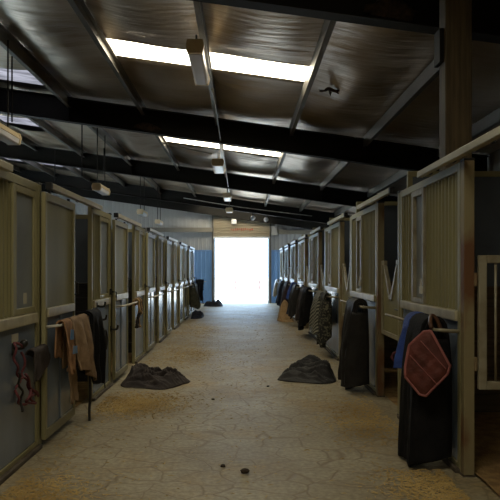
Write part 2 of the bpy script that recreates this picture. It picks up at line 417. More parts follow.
for i, g in enumerate(GLOW_PANELS):
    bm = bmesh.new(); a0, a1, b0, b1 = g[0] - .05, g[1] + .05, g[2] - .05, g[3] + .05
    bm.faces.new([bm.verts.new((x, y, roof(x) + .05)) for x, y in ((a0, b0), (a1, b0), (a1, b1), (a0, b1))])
    struct('window_%d' % (i + len(SKYY) + 1), bm, M['roof_glow'])  # added glow panels, numbered on after the skylights
# outer roof skin
bm = bmesh.new(); prism(bm, [(WL - .3, roof(WL - .3) + .20), (WR + .3, roof(WR + .3) + .20), (WR + .3, roof(WR + .3) + .24), (WL - .3, roof(WL - .3) + .24)], 'y', YBACK - .3, YEND + .3)
struct('roof_sheet', bm, M['side'])
# purlins
for i, x in enumerate(PURX):
    zt = roof(x) - .03; zb = zt - .20; p = x
    if x == -3.5: zb -= .06
    prof = [(p - .035, zb), (p + .035, zb), (p + .035, zb + .012), (p - .023, zb + .012), (p - .023, zt - .012), (p + .035, zt - .012), (p + .035, zt), (p - .035, zt)]
    bm = bmesh.new(); prism(bm, prof, 'y', YBACK, YEND - .01)
    struct('trim_%d' % (i + 3), bm, M['galv'])

# steel rafters
rl = ['dark steel roof rafter nearest the camera, meeting the timber post', 'wide black rafter second from the camera, under the brown nest debris', 'black rafter third from the camera, beyond the second row of lamps', 'black rafter fourth from the camera, just before the end wall']
for i, y in enumerate(RAFY):
    e = empty('steel_rafter', (0, y, rafter_low(0)), rl[i], 'roof beam', 'steel roof rafters')
    D = .49
    def band(x0, x1, o0, o1, y0, y1):
        b = bmesh.new()
        prism(b, [(x0, -SLOPE * x0 + o0), (x1, -SLOPE * x1 + o0), (x1, -SLOPE * x1 + o1), (x0, -SLOPE * x0 + o1)], 'y', y0, y1); return b
    x0, x1 = WL + .02, WR - .02
    obj('web', band(x0, x1, .0165, D - .0165, -.006, .006), M['beam'], e)
    obj('bottom_flange', band(x0, x1, 0, .016, -.09, .09), M['beam'], e, bevel=.003)
    obj('top_flange', band(x0, x1, D - .016, D, -.09, .09), M['beam'], e, bevel=.003)
    for x in (-3.5, -.5, 2.5):
        obj('stiffener', boxes((x - .005, x + .005, -.085, -.0065, -SLOPE * x + .02, -SLOPE * x + D - .02)), M['beam'], e)
bm = bmesh.new(); prism(bm, [(WL + .05, rafter_low(WL) - .16), (WR - .05, rafter_low(WR) - .16), (WR - .05, rafter_low(WR) + .40), (WL + .05, rafter_low(WL) + .40)], 'y', YEND - .32, YEND - .22)
tag(recentre(obj('end_rafter', bm, M['beam'])), 'dark sloping beam against the far grey end wall', 'roof beam')

# roller door drum, curtain, bottom bar, guides
e = empty('door_1', (0, YEND - .05, DZ)); e['kind'] = 'structure'
bm = bmesh.new()
n = 15; h = 1.12 / n
for k in range(n):
    prism(bm, [(-.03, k * h), (-.075, k * h + h * .25), (-.075, k * h + h * .75), (-.03, (k + 1) * h)], 'x', DX0 - .06, DX1 + .06)
obj('curtain', bm, M['roller'], e)
obj('bottom_bar', boxes((DX0 - .07, DX1 + .07, -.11, -.02, -.09, -.003)), M['bar'], e, bevel=.006)
for x in (DX0 - .14, DX1 + .075):
    obj('guide_rail', boxes((x, x + .065, -.10, -.03, -DZ + .002, 1.1)), M['galv'], e, bevel=.004)
obj('drum_hood', boxes((DX0 - .16, DX1 + .16, -.16, -.0, 1.125, 1.42)), M['roller'], e, bevel=.03)
bm = bmesh.new(); random.seed(3)
x = -.52
while x < .52:
    w = random.uniform(.03, .07)
    box(bm, x, x + w, -.082, -.0765, .27 + random.uniform(0, .05), .36 + random.uniform(0, .05)); x += w + random.uniform(.02, .06)
lt = obj('faded_lettering', bm, M['redmark'], e); lt['label'] = 'faint red lettering too blurred to read'
t = empty('door_motor', (1.52, YEND - .0145, 3.18), 'grey motor box on the end wall beside the roller door hood', 'motor')
obj('housing', boxes((-.13, .13, -.16, 0, .0, .42)), M['corr'], t, bevel=.02)
obj('junction_box', boxes((.16, .38, -.10, 0, .22, .36)), M['corr'], t, bevel=.01)
for x0, x1, lab in ((-2.55, DX0 - .15, 'blue sheet door leaf standing left of the bright doorway'), (DX1 + .15, 2.4, 'blue sheet door leaf standing right of the bright doorway')):
    t = empty('door_leaf', ((x0 + x1) / 2, YEND - .09, .02), lab, 'door', 'blue door leaves'); w = (x1 - x0) / 2
    bm = bmesh.new(); corrugated(bm, 'x', -w + .05, w - .05, .05, 2.40, -.012, -.02, .2)
    obj('door_sheet', bm, M['doorblue'], t)
    obj('door_frame', boxes((-w, -w + .05, -.04, .0, 0, 2.46), (w - .05, w, -.04, .0, 0, 2.46), (-w + .05, w - .05, -.04, 0, 2.405, 2.46), (-w + .05, w - .05, -.04, 0, 0, .045)), M['doorblue'], t, bevel=.004)

# yard outside
bm = bmesh.new(); box(bm, -60, 60, YEND + .15, 120, -.14, -.02); box(bm, -60, WL - .13, -60, YEND + .15, -.14, -.02); box(bm, WR + .13, 60, -60, YEND + .15, -.14, -.02); box(bm, WL - .13, WR + .13, -60, YBACK - .13, -.14, -.02); struct('ground_outside', bm, M['sand'])
t = empty('rail_fence', (.4, 41, -.02), 'pale pink rail fence in the glare beyond the doorway', 'fence')
for x in (-.85, .75): obj('fence_post', boxes((x - .06, x + .06, -.06, .06, 0, .95)), M['fence'], t, bevel=.01)
for z in (.35, .72): obj('fence_rail', boxes((-1.0, .9, -.085, -.062, z, z + .11)), M['fence'], t, bevel=.01)

# ------------------------------------------------------------------ left stall row (aisle side is +x)
def left_panel(loc):
    """fixed front panel: local y 0..1.05, x = 0 is the aisle face"""
    e = empty('stall_screen', loc)
    L = 1.025
    fx0, fx1 = -.05, 0
    obj('frame', boxes((fx0, fx1, 0, .045, .0, 2.30), (fx0, fx1, L - .06, L, .0, 2.30), (fx0, fx1, .045, L - .06, 2.23, 2.30),
                       (fx0, fx1, .43, .48, 1.19, 2.23), (fx0, fx1, .055, L - .06, .0, .07)), M['olive'], e, bevel=.005)
    obj('middle_rail', boxes((fx0, .022, .057, L - .062, 1.10, 1.185)), M['rail'], e, bevel=.008)
    bm = bmesh.new(); corrugated(bm, 'y', .057, .428, 1.188, 2.228, -.035, .022, .082); obj('ribbed_sheet', bm, M['sheet'], e)
    w = obj('window_strip', boxes((-.036, -.026, .482, L - .062, 1.188, 2.228)), M['strip'], e)
    obj('strip_frame', boxes((-.0255, -.004, .484, .515, 1.19, 2.226), (-.0255, -.004, L - .095, L - .064, 1.19, 2.226), (-.0255, -.004, .515, L - .095, 2.17, 2.226), (-.0255, -.004, .515, L - .095, 1.19, 1.24)), M['olive'], w, bevel=.004)
    obj('lower_sheet', boxes((-.034, -.012, .057, L - .062, .072, 1.098)), M['blue'], e, bevel=.003)
    obj('sill', boxes((-.045, .035, .002, L, -.0, .035)), M['dirt'], e, bevel=.006).location.z = -.0
    b = obj('latch', boxes((.001, .03, L - .050, L - .015, 1.22, 1.30), (.03, .055, L - .042, L - .024, 1.245, 1.27)), M['black'], e, bevel=.004)
    obj('latch_handle', tubes([(.058, L - .033, 1.257), (.085, L - .033, 1.257), (.085, L - .033, 1.18)], .008), M['black'], b)
    return e

def blanket_rail(x, y0, y1, y2, z, r):
    bm = bmesh.new(); s = math.copysign(1, x)
    tube(bm, [(.002 * s, y0, z - .01), (x - .02 * s, y0, z), (x, y0 + .02, z), (x, y1, z), (x, y2, z)], r)
    tube(bm, [(.002 * s, y1, z - .05), (x - r * s * .6, y1, z - .004)], r * .8)
    return bm

def left_door(loc):
    """sliding door: local y 0..1.05; hangs below the track"""
    e = empty('stall_door', loc)
    L = .97
    obj('frame', boxes((-.04, 0, 0, .055, .06, 2.235), (-.04, 0, L - .045, L, .06, 2.235), (-.04, 0, .055, L - .045, 2.165, 2.235), (-.04, 0, .055, L - .045, .06, .14)), M['olive'], e, bevel=.006)
    obj('middle_rail', boxes((-.04, .012, .057, L - .047, 1.13, 1.21)), M['rail'], e, bevel=.008)
    obj('upper_sheet', boxes((-.034, -.02, .057, L - .047, 1.212, 2.163)), M['sheet'], e)
    lo = obj('lower_sheet', boxes((-.034, -.014, .057, L - .047, .142, 1.128)), M['blue'], e)
    obj('batten', boxes((-.0135, -.002, L * .47, L * .53, .145, 1.125)), M['blue'], lo, bevel=.003)
    obj('blanket_bar', blanket_rail(.112, .03, L - .03, L + .40, 1.06, .013), M['white'], e, smooth=True)
    for y in (.18, L - .18): obj('hanger', boxes((-.03, -.01, y - .02, y + .02, 2.236, 2.262)), M['black'], e)
    h = obj('pull_handle', tubes([(.001, L - .03, 1.30), (.035, L - .03, 1.31), (.035, L - .03, 1.42), (.001, L - .03, 1.43)], .007), M['black'], e)
    return e

def left_track(loc):
    e = empty('door_track', loc)
    obj('channel', boxes((-.045, .012, .05, 2.02, 2.275, 2.328)), M['track'], e, bevel=.006)
    obj('end_stop', boxes((-.047, .014, .0, .048, 2.268, 2.332)), M['black'], e, bevel=.008)
    for y in (.35, 1.1, 1.8): obj('bracket', boxes((-.062, -.047, y - .03, y + .03, 2.272, 2.328)), M['black'], e)
    return e

def post(loc, h, m, name='stall_post'):
    e = empty(name, loc)
    obj('upright', boxes((-.04, .04, -.04, .04, .012, h)), m, e, bevel=.006)
    obj('foot_plate', boxes((-.046, .046, -.043, .043, 0, .0115)), M['dirt'], e)
    obj('cap', boxes((-.043, .043, -.043, .043, h + .0005, h + .02)), M['black'], e, bevel=.005)
    return e

NL = 8
Lp = [5.46 + PITCH * k for k in range(-1, 7)]          # posts y, the first one out of frame
pp = pd = pt = po = None
for k, y in enumerate(Lp):
    first = k == 0
    # post
    o = post((XL - .045, y, 0), 2.30, M['olive']) if po is None else copy_tree(po)
    po = po or o; o.location = (XL - .045, y, 0)
    tag(o, 'olive steel post outside the view before the front left stall' if first else f'{ORD[k-1]} olive steel stall post from the camera in the left row', 'post', 'left row stall posts')
    if k == len(Lp) - 1: break
    ty = y + .0
    o = left_track((XL + .045, ty, 0)) if pt is None else copy_tree(pt)
    pt = pt or o; o.location = (XL + .066, ty + .05, 0)
    tag(o, f'pale olive door track atop the left row, {ORD[k]} from the camera', 'door track', 'left row door tracks')
    dy = y - .03 + (0 if k < 2 else random.uniform(0, .06))
    o = left_door((XL + .05, dy, 0)) if pd is None else copy_tree(pd)
    pd = pd or o; o.location = (XL + .05, dy, 0)
    tag(o, f'sliding stall door with plain olive top in the left row, {ORD[k]} from the camera', 'stall door', 'left row sliding doors')
    py = y + 1.85
    o = left_panel((XL, py, 0)) if pp is None else copy_tree(pp)
    pp = pp or o; o.location = (XL, py, 0)
    tag(o, ['olive ribbed stall panel with a pale window sticker and red rope hung below', 'olive ribbed stall panel just past the tan clothes, black hooks on it'][k] if k < 2 else f'ribbed stall panel with grey window strip in the left row, {ORD[k]} from the camera', 'stall front', 'left row fixed panels')
    o['label'] = o['label']
    if first:
        firstpanel = o
# stickers on the front left panel
for q in [c for c in firstpanel.children if c.name.startswith('latch')]:
    for r in list(q.children): bpy.data.objects.remove(r)
    bpy.data.objects.remove(q)
st = obj('sticker', boxes((-.0255, -.023, .72, .80, 1.27, 1.36)), M['paperlabel'], firstpanel); st['label'] = 'pale sticker on the window strip'
st = obj('name_plate', boxes((-.0115, -.008, .42, .56, .985, 1.05)), M['paperlabel'], firstpanel); st['label'] = 'small pale plate below the rail'

# ------------------------------------------------------------------ right stall row (aisle side is -x)
def right_panel(loc):
    e = empty('stall_screen', loc)
    L = 1.78
    obj('frame', boxes((0, .05, 0, .06, 0, 2.375), (0, .05, L - .06, L, 0, 2.375), (0, .05, .06, L - .06, 2.31, 2.375),
                       (0, .05, .06, L - .06, 0, .07)), M['olive'], e, bevel=.005)
    obj('middle_rail', boxes((-.02, .05, .062, L - .062, 1.155, 1.235)), M['rail'], e, bevel=.008)
    for a, b in ((.062, .93), (1.335, L - .062)):
        bm = bmesh.new(); corrugated(bm, 'y', a, b, 1.238, 2.308, .035, -.022, .088); obj('ribbed_sheet', bm, M['sheet'], e)
    w = obj('window_strip', boxes((.028, .036, .99, 1.275, 1.29, 2.25)), M['strip'], e)
    obj('strip_frame', boxes((-.006, .045, .935, .988, 1.24, 2.306), (-.006, .045, 1.277, 1.33, 1.24, 2.306), (-.006, .045, .988, 1.277, 2.252, 2.306), (-.006, .045, .988, 1.277, 1.24, 1.288)), M['gate'], w, bevel=.005)
    obj('strip_latch', boxes((-.035, -.007, .945, .98, 1.33, 1.40), (-.03, -.012, .955, .97, 1.40, 1.47)), M['white'], w, bevel=.004)
    obj('lower_sheet', boxes((.012, .034, .062, L - .062, .072, 1.153)), M['blue'], e, bevel=.003)
    obj('sill', boxes((-.035, .045, .002, L, 0, .035)), M['dirt'], e, bevel=.006)
    bx = -.17
    obj('blanket_bar', blanket_rail(bx, .02, 1.66, 1.70, 1.09, .014), M['gate'], e, smooth=True)
    return e

def yoke_gate(loc):
    """half gate with a V notch for the horse's neck: local y 0..0.86"""
    e = empty('yoke_gate', loc)
    L, t, zb, zt, zv = .86, .05, .78, 1.66, 1.22
    A, B, Cc = .10, .43, .76
    bm = bmesh.new()
    for (p, q, r, s) in (((0, zb), (t, zb), (t, zt), (0, zt)), ((L - t, zb), (L, zb), (L, zt), (L - t, zt)), ((t, zb), (L - t, zb), (L - t, zb + .05), (t, zb + .05)),
                        ((t, zt - .05), (A + .05, zt - .05), (A + .05, zt), (t, zt)), ((Cc - .05, zt - .05), (L - t, zt - .05), (L - t, zt), (Cc - .05, zt)),
                        ((A + .05, zt - .06), (B + .02, zv), (B - .05, zv - .02), (A - .005, zt - .051)), ((Cc - .05, zt - .06), (Cc + .005, zt - .051), (B + .05, zv - .02), (B - .02, zv))):
        prism(bm, [p, q, r, s], 'x', -.02, .02)
    obj('gate_frame', bm, M['gate'], e, bevel=.004)
    bm = bmesh.new(); prism(bm, [(t + .002, zb + .052), (L - t - .002, zb + .052), (L - t - .002, zt - .052), (Cc + .006, zt - .053), (B + .052, zv - .024), (B - .052, zv - .024), (A - .006, zt - .053), (t + .002, zt - .052)], 'x', -.006, .006)
    obj('gate_sheet', bm, M['sheet'], e)
    for z in (.86, 1.55): obj('hinge', tubes([(0, L + .018, z - .05), (0, L + .018, z + .05)], .014), M['black'], e)
    b = obj('bolt', tubes([(-.035, -.015, 1.12), (-.035, .12, 1.12)], .009), M['black'], e)
    return e

def right_track(loc):
    e = empty('door_track', loc)
    obj('channel', boxes((-.012, .042, .05, 1.90, 2.385, 2.438)), M['track'], e, bevel=.006)
    obj('end_stop', boxes((-.014, .044, .0, .048, 2.378, 2.442)), M['black'], e, bevel=.008)
    for y in (.35, 1.1, 1.7): obj('bracket', boxes((.0435, .06, y - .03, y + .03, 2.382, 2.436)), M['black'], e)
    return e

Rp = [3.66 + PITCH * j for j in range(8)] + [3.66 + PITCH * 8]
pp = pt = po = pg = pj = None
rlabels = {0: 'olive ribbed stall panel behind the large black rug and red saddle pad', 1: 'olive ribbed stall panel behind the hanging charcoal rug with floor pile', 2: 'olive ribbed stall panel behind the striped and mottled rugs'}
for j, y in enumerate(Rp):
    o = post((XR + .045, y, 0), 2.37, M['olive']) if po is None else copy_tree(po)
    po = po or o; o.location = (XR + .045, y, 0)
    tag(o, 'olive steel post out of sight at the front of the right row' if j == 0 else f'olive steel post beyond the ribbed panel in the right row, {ORD[j-1]} from the camera', 'post', 'right row stall posts')
    if j == len(Rp) - 1: break
    o = post((XR + .045, y + 1.02, 0), 2.37, M['rust'], 'door_post') if pj is None else copy_tree(pj)
    pj = pj or o; o.location = (XR + .04, y + 1.015, 0)
    tag(o, 'rust-stained door post beside the black rug and open barred gate' if j == 0 else f'rust-stained door post between gate and ribbed panel in the right row, {ORD[j]} from the camera', 'post', 'right row door posts')
    o = right_track((XR - .045, y + .05, 0)) if pt is None else copy_tree(pt)
    pt = pt or o; o.location = (XR - .066, y + .05, 0)
    tag(o, f'pale olive door track atop the right row, {ORD[j]} from the camera', 'door track', 'right row door tracks')
    py = y + 1.062
    o = right_panel((XR, py, 0)) if pp is None else copy_tree(pp)
    pp = pp or o; o.location = (XR, py, 0)
    tag(o, rlabels.get(j, f'olive ribbed stall panel with pale window strip in the right row, {ORD[j]} from the camera'), 'stall front', 'right row fixed panels')
    if j > 0:
        o = yoke_gate((XR + .05, y + .06, 0)) if pg is None else copy_tree(pg)
        pg = pg or o; o.location = (XR + .05, y + .065, 0)
        tag(o, f'olive half gate with V-shaped neck notch in the right row, {ORD[j-1]} from the camera', 'gate', 'V-notched stall gates')

# open barred gate in the front right stall, swung inwards
e = empty('barred_gate', (XR + .10, 4.62, 0), 'pale barred metal gate swung open inside the front right stall', 'gate')
W = 1.0
obj('gate_frame', boxes((0, .06, -.02, .02, .66, 1.66), (W - .06, W, -.02, .02, .66, 1.66), (.06, W - .06, -.02, .02, 1.60, 1.66), (.06, W - .06, -.02, .02, .66, .72)), M['gate'], e, bevel=.006)
for x in (.13, .27, .41, .55, .69, .83): obj('gate_bar', tubes([(x, 0, .721), (x, 0, 1.599)], .010), M['gate'], e, smooth=True)
for z in (.85, 1.48): obj('hinge', tubes([(-.018, 0, z - .05), (-.018, 0, z + .05)], .014), M['rust'], e)

# partitions between stalls: blue sheet above planks
def partition(name, x0, x1, y, h, um, pm=M['planks']):
    e = bpy.data.objects.new(name, None); COL.objects.link(e); e.location = ((x0 + x1) / 2, y, 0); e['kind'] = 'structure'
    w = abs(x1 - x0) / 2
    bm = bmesh.new()
    for k in range(7): box(bm, -w, w, -.022, .022, .04 + k * .19, .04 + k * .19 + .184)
    obj('plank_wall', bm, pm, e)
    obj('upper_sheet', boxes((-w + .05, w, -.012, .012, 1.375, h - .06)), um, e)
    obj('top_rail', boxes((-w, w, -.025, .025, h - .06, h)), M['olive'], e, bevel=.005)
    obj('end_stile', boxes((-w, -w + .05, -.025, .025, 1.372, h - .061)), M['olive'], e)
for k, y in enumerate(Lp[1:]): partition('wall_partition_%d' % (k + 1), -4.90, XL - .10, y, 2.30, M['pblue'], M['darkplanks'])
for k, y in enumerate(Rp[1:]): partition('wall_partition_%d' % (k + 10), XR + .10, WR - .02, y, 2.60, M['pblue'])

# timber post
e = empty('timber_post', (1.845, 5.36, 0), 'tall brown timber post rising behind the front right stall panel to the roof', 'post')
bm = boxes((-.115, .115, -.085, .085, .05, roof(1.84) - .26)); obj('timber', bm, M['wood'], e, bevel=.012)
obj('bracket', boxes((-.155, -.117, -.06, .10, 3.33, 3.62)), M['beam'], e, bevel=.005)

# ------------------------------------------------------------------ lamps
def lamp(loc, L, diff=M['diff'], w=.11, rod=None):
    e = empty('strip_lamp', loc)
    prof = [(-w, .02), (-w * .8, .10), (w * .8, .10), (w, .02)]
    bm = bmesh.new(); prism(bm, prof, 'y', -L / 2 + .06, L / 2 - .06); obj('housing', bm, M['cream'], e, bevel=.008)
    prof = [(-w * .92, .018), (w * .92, .018), (w * .8, -.045), (w * .55, -.065), (-w * .55, -.065), (-w * .8, -.045)]
    bm = bmesh.new(); prism(bm, prof, 'y', -L / 2 + .062, L / 2 - .062); obj('diffuser', bm, diff, e, bevel=.006)
    for y0, y1 in ((-L / 2, -L / 2 + .06), (L / 2 - .06, L / 2)):
        bm = bmesh.new(); prism(bm, [(-w * 1.05, .03), (-w * .85, .11), (w * .85, .11), (w * 1.05, .03), (w * .85, -.06), (-w * .85, -.06)], 'y', y0, y1); obj('end_cap', bm, M['cream'], e, bevel=.01)
    if rod:
        for y in (-L * .36, L * .36): obj('hanger_rod', tubes([(0, y, .1005), (0, y, rod)], .010, 6), M['beam'], e)
    return e
cl = ['cream strip lamp crossing the front skylight along the middle purlin', 'cream strip lamp on the middle purlin below the second skylight', 'cream strip lamp on the middle purlin beyond the third rafter', 'small pale lamp highest above the roller door, under the fourth rafter']
for i, y in enumerate((8.15, 15.1, 22.0, 25.4)):
    x = -.57 if i < 2 else -.52
    z = CAMZ + (2.68, 2.50, 2.56, 2.42)[i]
    o = lamp((x, y, z), (1.35, 1.2, 1.2, .6)[i], w=(.11, .15, .15, .15)[i], rod=roof(x) - .29 + .0 - z if False else None)
    hz = roof(x) - .232 - z
    obj('hanger_rod', tubes([(0, -.4 if i < 3 else -.2, .1005), (0, -.4 if i < 3 else -.2, hz)], .012, 6), M['galv'], o)
    obj('hanger_rod', tubes([(0, .4 if i < 3 else .2, .1005), (0, .4 if i < 3 else .2, hz)], .012, 6), M['galv'], o)
    tag(o, cl[i], 'lamp', 'strip lamps along the middle purlin')
e = empty('wall_lamp', (-.37, YEND - .15, 3.69), 'small white bulkhead lamp on the hood over the roller door', 'lamp')
obj('lamp_base', boxes((-.13, .13, -.12, -.06, .04, .22)), M['galv'], e, bevel=.01)
obj('lamp_cover', boxes((-.12, .12, -.22, -.121, -.02, .20)), M['diff'], e, bevel=.04)
ll = ['yellowed strip lamp hanging over the left stalls at the picture edge', 'yellowed strip lamp hanging over the left stalls, second from the camera', 'cream strip lamp with dark end over the left stalls, third from the camera', 'small pale strip lamp over the left stalls, fourth from the camera']
for i, y in enumerate((8.5, 14.8, 20.9, 25.1)):
    z = CAMZ + 1.90
    o = lamp((-3.36, y, z), 1.3 if i < 1 else 1.0)
    for yy in (-.4, .4): obj('hanger_rod', tubes([(0, yy, .1005), (0, yy, roof(-3.36) - z - .26)], .012, 6), M['beam'], o)
    tag(o, ll[i], 'lamp', 'strip lamps over the left stalls')
for i, (px, py) in enumerate(((266, 212), (253, 218))):
    p = pix(px, py, 26.6); p.z = rafter_low(p.x) - .208
    bm = bmesh.new(); bmesh.ops.create_uvsphere(bm, u_segments=12, v_segments=8, radius=.10)
    e = empty('bulb_lamp', p, ['small white bulb lamp on the fourth rafter toward the right purlins', 'small white bulb lamp on the fourth rafter nearer the middle'][i], 'lamp', 'bulb lamps on the far rafter')
    obj('globe', bm, M['diff'], e, smooth=True)
    obj('holder', tubes([(0, 0, .095), (0, 0, .20)], .035, 10), M['black'], e)
# conduits
def cable(name, pts, r, m, label, cat, group=None, k=6):
    o = obj(name, tubes(smooth_path(pts, k), r, 6), m, smooth=True); recentre(o); return tag(o, label, cat, group)
cable('conduit', [(-1.72, 13.3, 4.28), (-1.2, 13.9, 4.26), (-.70, 14.35, 4.235)], .016, M['white'], 'thin pale conduit slanting to the second middle lamp', 'conduit')
cable('conduit', [(-.43, 8.9, 4.15), (-.43, 10.5, 4.18), (-.43, 12.45, 4.16)], .014, M['galv'], 'thin grey conduit running from the front lamp to the second rafter', 'conduit')
cable('conduit', [(-.43, 15.9, 4.15), (-.43, 17.5, 4.18), (-.43, 19.45, 4.16)], .014, M['galv'], 'thin grey conduit running from the second lamp to the third rafter', 'conduit')
cable('conduit', [(-2.5, 26.518, rafter_low(-2.5) + .22), (0, 26.518, rafter_low(0) + .17), (3.0, 26.518, rafter_low(3) + .22)], .018, M['white'], 'pale conduit fixed along the face of the fourth rafter', 'conduit')
# hanging chains at the left
for i, (px, d, y0, y1) in enumerate(((12, 10.2, 30, 122), (82, 13.6, 125, 176), (55, 16.5, 150, 190), (104, 16.5, 148, 170))):
    a, b = pix(px, y0, d), pix(px, y1, d)
    a.z = min(a.z, roof(a.x) - .1)
    cable('hanging_rod', [a, (a + b) / 2, b], .014, M['beam'], ['thin dark rod hanging from the roof at the picture edge, upper left', 'thin dark rod hanging just past the second rafter over the left stalls', 'thin dark rod hanging beyond the second rafter, left of the yellowed lamp', 'short dark rod hanging before the third rafter over the left stalls'][i], 'rod', 'rods hanging over the left stalls', 2)

# nests, torn foil
def lump(name, c, r, m, seed, label, cat, sub=3, rough=.35):
    bm = bmesh.new(); bmesh.ops.create_icosphere(bm, subdivisions=sub, radius=1)
    for v in bm.verts:
        d = v.co.normalized(); n = noise.fractal(d * 2.2 + Vector((seed, seed * .7, 0)), .8, 2.2, 5)
        v.co = Vector((d.x * r[0], d.y * r[1], max(d.z, -.6) * r[2])) * (1 + rough * n)
    zmin = min(v.co.z for v in bm.verts)
    for v in bm.verts: v.co.z -= zmin + (SLOPE * v.co.x if 'nest' in name else 0)
    o = obj(name, bm, m, smooth=True); o.location = c
    return tag(o, label, cat)
lump('bird_nest', (1.40, RAFY[0] - .055, rafter_low(1.4) + .022), (.22, .024, .11), M['nest'], 2.0, 'dark ragged nest on the front rafter beside the timber post', 'nest')
lump('bird_nest', (-1.92, RAFY[1] - .055, rafter_low(-1.92) + .022), (.25, .024, .09), M['nest'], 5.0, 'brown nest debris on the second rafter near the second skylight', 'nest')
bm = bmesh.new(); random.seed(11)
c = pix(329, 90, 9.6); c.z = lining(c.x, c.y) - .04
for k in range(9):
    a = random.uniform(0, 2 * PI); l = random.uniform(.08, .24)
    tube(bm, smooth_path([(0, 0, 0), (math.cos(a) * l * .45, math.sin(a) * l * .5, -.03), (math.cos(a) * l * .95, math.sin(a) * l, -.05 + random.uniform(-.04, .05))], 3), [.022] * 3 + [.016] * 2 + [.010, .004], 5)
o = obj('hanging_scrap', bm, M['nest']); o.location = c; tag(o, 'dark torn scrap dangling from the foil roof lining, right of the front skylight', 'scrap')

# ------------------------------------------------------------------ cloth
def drape(name, A, B, z, front, back, gap, m, n_out, folds=3, amp=.03, flare=.0, hem=.06, pinch=.0, seed=0, thick=.010, nu=44, nf=34, nb=18, zmin=.014, skew=0.0, amp0=.15, rtop=.037, layers=1, bflare=0.0, core=0):
    """a sheet laid over a bar from A to B (x, y): front on the n_out side, back behind; layers nest under each other"""
    A, B, n = Vector((*A, 0)), Vector((*B, 0)), Vector((*n_out, 0)).normalized()
    arc = 8; bm = bmesh.new(); ax = B - A
    prof = [(-1, 1 - i / nb) for i in range(nb)] + [(0, i / arc) for i in range(arc + 1)] + [(1, i / nf) for i in range(1, nf + 1)]
    def pos(side, t, u, ly):
        rt = rtop + (layers - 1 - ly) * thick * 1.15
        g = max(gap * (1 - ly / layers), 2 * rt) / 2
        sh = 1 - .02 * ly
        nz = noise.noise((u * 2.3 + seed, t * 1.4 + side * 3, seed))
        hz = noise.noise((u * 1.7 + seed * 2, side * 5.0 + ly, 7.7))
        fold = math.sin(2 * PI * folds * u + seed + 1.2 * noise.noise((u * 3, t * 2, seed + 5))) + .7 * noise.noise((u * 6 + seed, t * 2.2, 3)) + .35 * noise.noise((u * 13 + seed, t * 5, 8))
        if side == 0:
            th = PI * (1 - t)
            off = rt * math.cos(th); zz = z + rt * math.sin(th) + amp * amp0 * .6 * max(0, 1 + fold) * math.sin(th); uu = u
        else:
            ln = (front if side > 0 else back) * sh * (1 + hem * 2 * hz) + skew * (u - .5) * side
            drop = ln * t
            w = rt + (g - rt) * min(1, max(0, drop) / .30) ** .6
            if side > 0:
                off = w + flare * t * sh + (amp * (amp0 * min(1, t * 8) + (1 - amp0) * min(1, t * 1.6)) * fold + amp * .8 * nz * t)
                off = max(off, rt * .9)
            else:
                off = -w - bflare * t + amp * .12 * fold * min(1, t * 6)
            zz = z - drop
            uu = .5 + (u - .5) * (1 - pinch * math.sin(PI * min(1, t * .9))) + .02 * nz * t
        p = A + ax * uu + n * off
        p.z = max(zz, zmin + .008 * (1 + noise.noise((u * 5, t * 3, 1))))
        return p
    for ly in range(layers):
        rows = [[bm.verts.new(pos(side, t, k / nu, ly)) for k in range(nu + 1)] for side, t in prof]
        for i in range(len(rows) - 1):
            for k in range(nu):
                bm.faces.new((rows[i][k], rows[i][k + 1], rows[i + 1][k + 1], rows[i + 1][k]))
    if layers > 1:                      # the near end of a thickly folded rug is closed by its own turned-in side
        d = ax.normalized(); rows = []
        for i in range(31):
            t0 = .075 / max(front, .3); t = t0 + (.985 - t0) * i / 30; row = []
            pa = pos(1, t, 0, 0); pb = pos(-1, min(.99, t * front / back), 0, 0)
            for j in range(9):
                q = j / 8; p = pa.lerp(pb, q)
                p -= d * (.004 + (.022 + .016 * noise.noise((q * 3, t * 4, seed))) * math.sin(PI * q) ** .7); row.append(bm.verts.new(p))
            rows.append(row)
        for i in range(30):
            for j in range(8): bm.faces.new((rows[i][j], rows[i][j + 1], rows[i + 1][j + 1], rows[i + 1][j]))
    for c in range(core):
        rows = []; o0 = (c - (core - 1) / 2) * thick * 1.3
        for i in range(26):
            t = i / 25; row = []
            for k in range(nu + 1):
                u = k / nu
                f = math.sin(2 * PI * folds * u + seed) * amp * .5 * t + (flare - bflare) * .5 * t
                p = A + ax * (u + .012 * noise.noise((t * 4, c, seed))) + n * (o0 + f * .8 + o0 * 1.2 * t); p.z = max(z - rtop - .02 - thick - (min(front, back) * .9 - rtop - .03) * t, zmin + .004)
                row.append(bm.verts.new(p))
            rows.append(row)
        for i in range(25):
            for k in range(nu): bm.faces.new((rows[i][k], rows[i][k + 1], rows[i + 1][k + 1], rows[i + 1][k]))
    o = obj(name, bm, m, smooth=True)
    md = o.modifiers.new('cloth', 'SOLIDIFY'); md.thickness = thick; md.offset = 0
    return recentre(o)

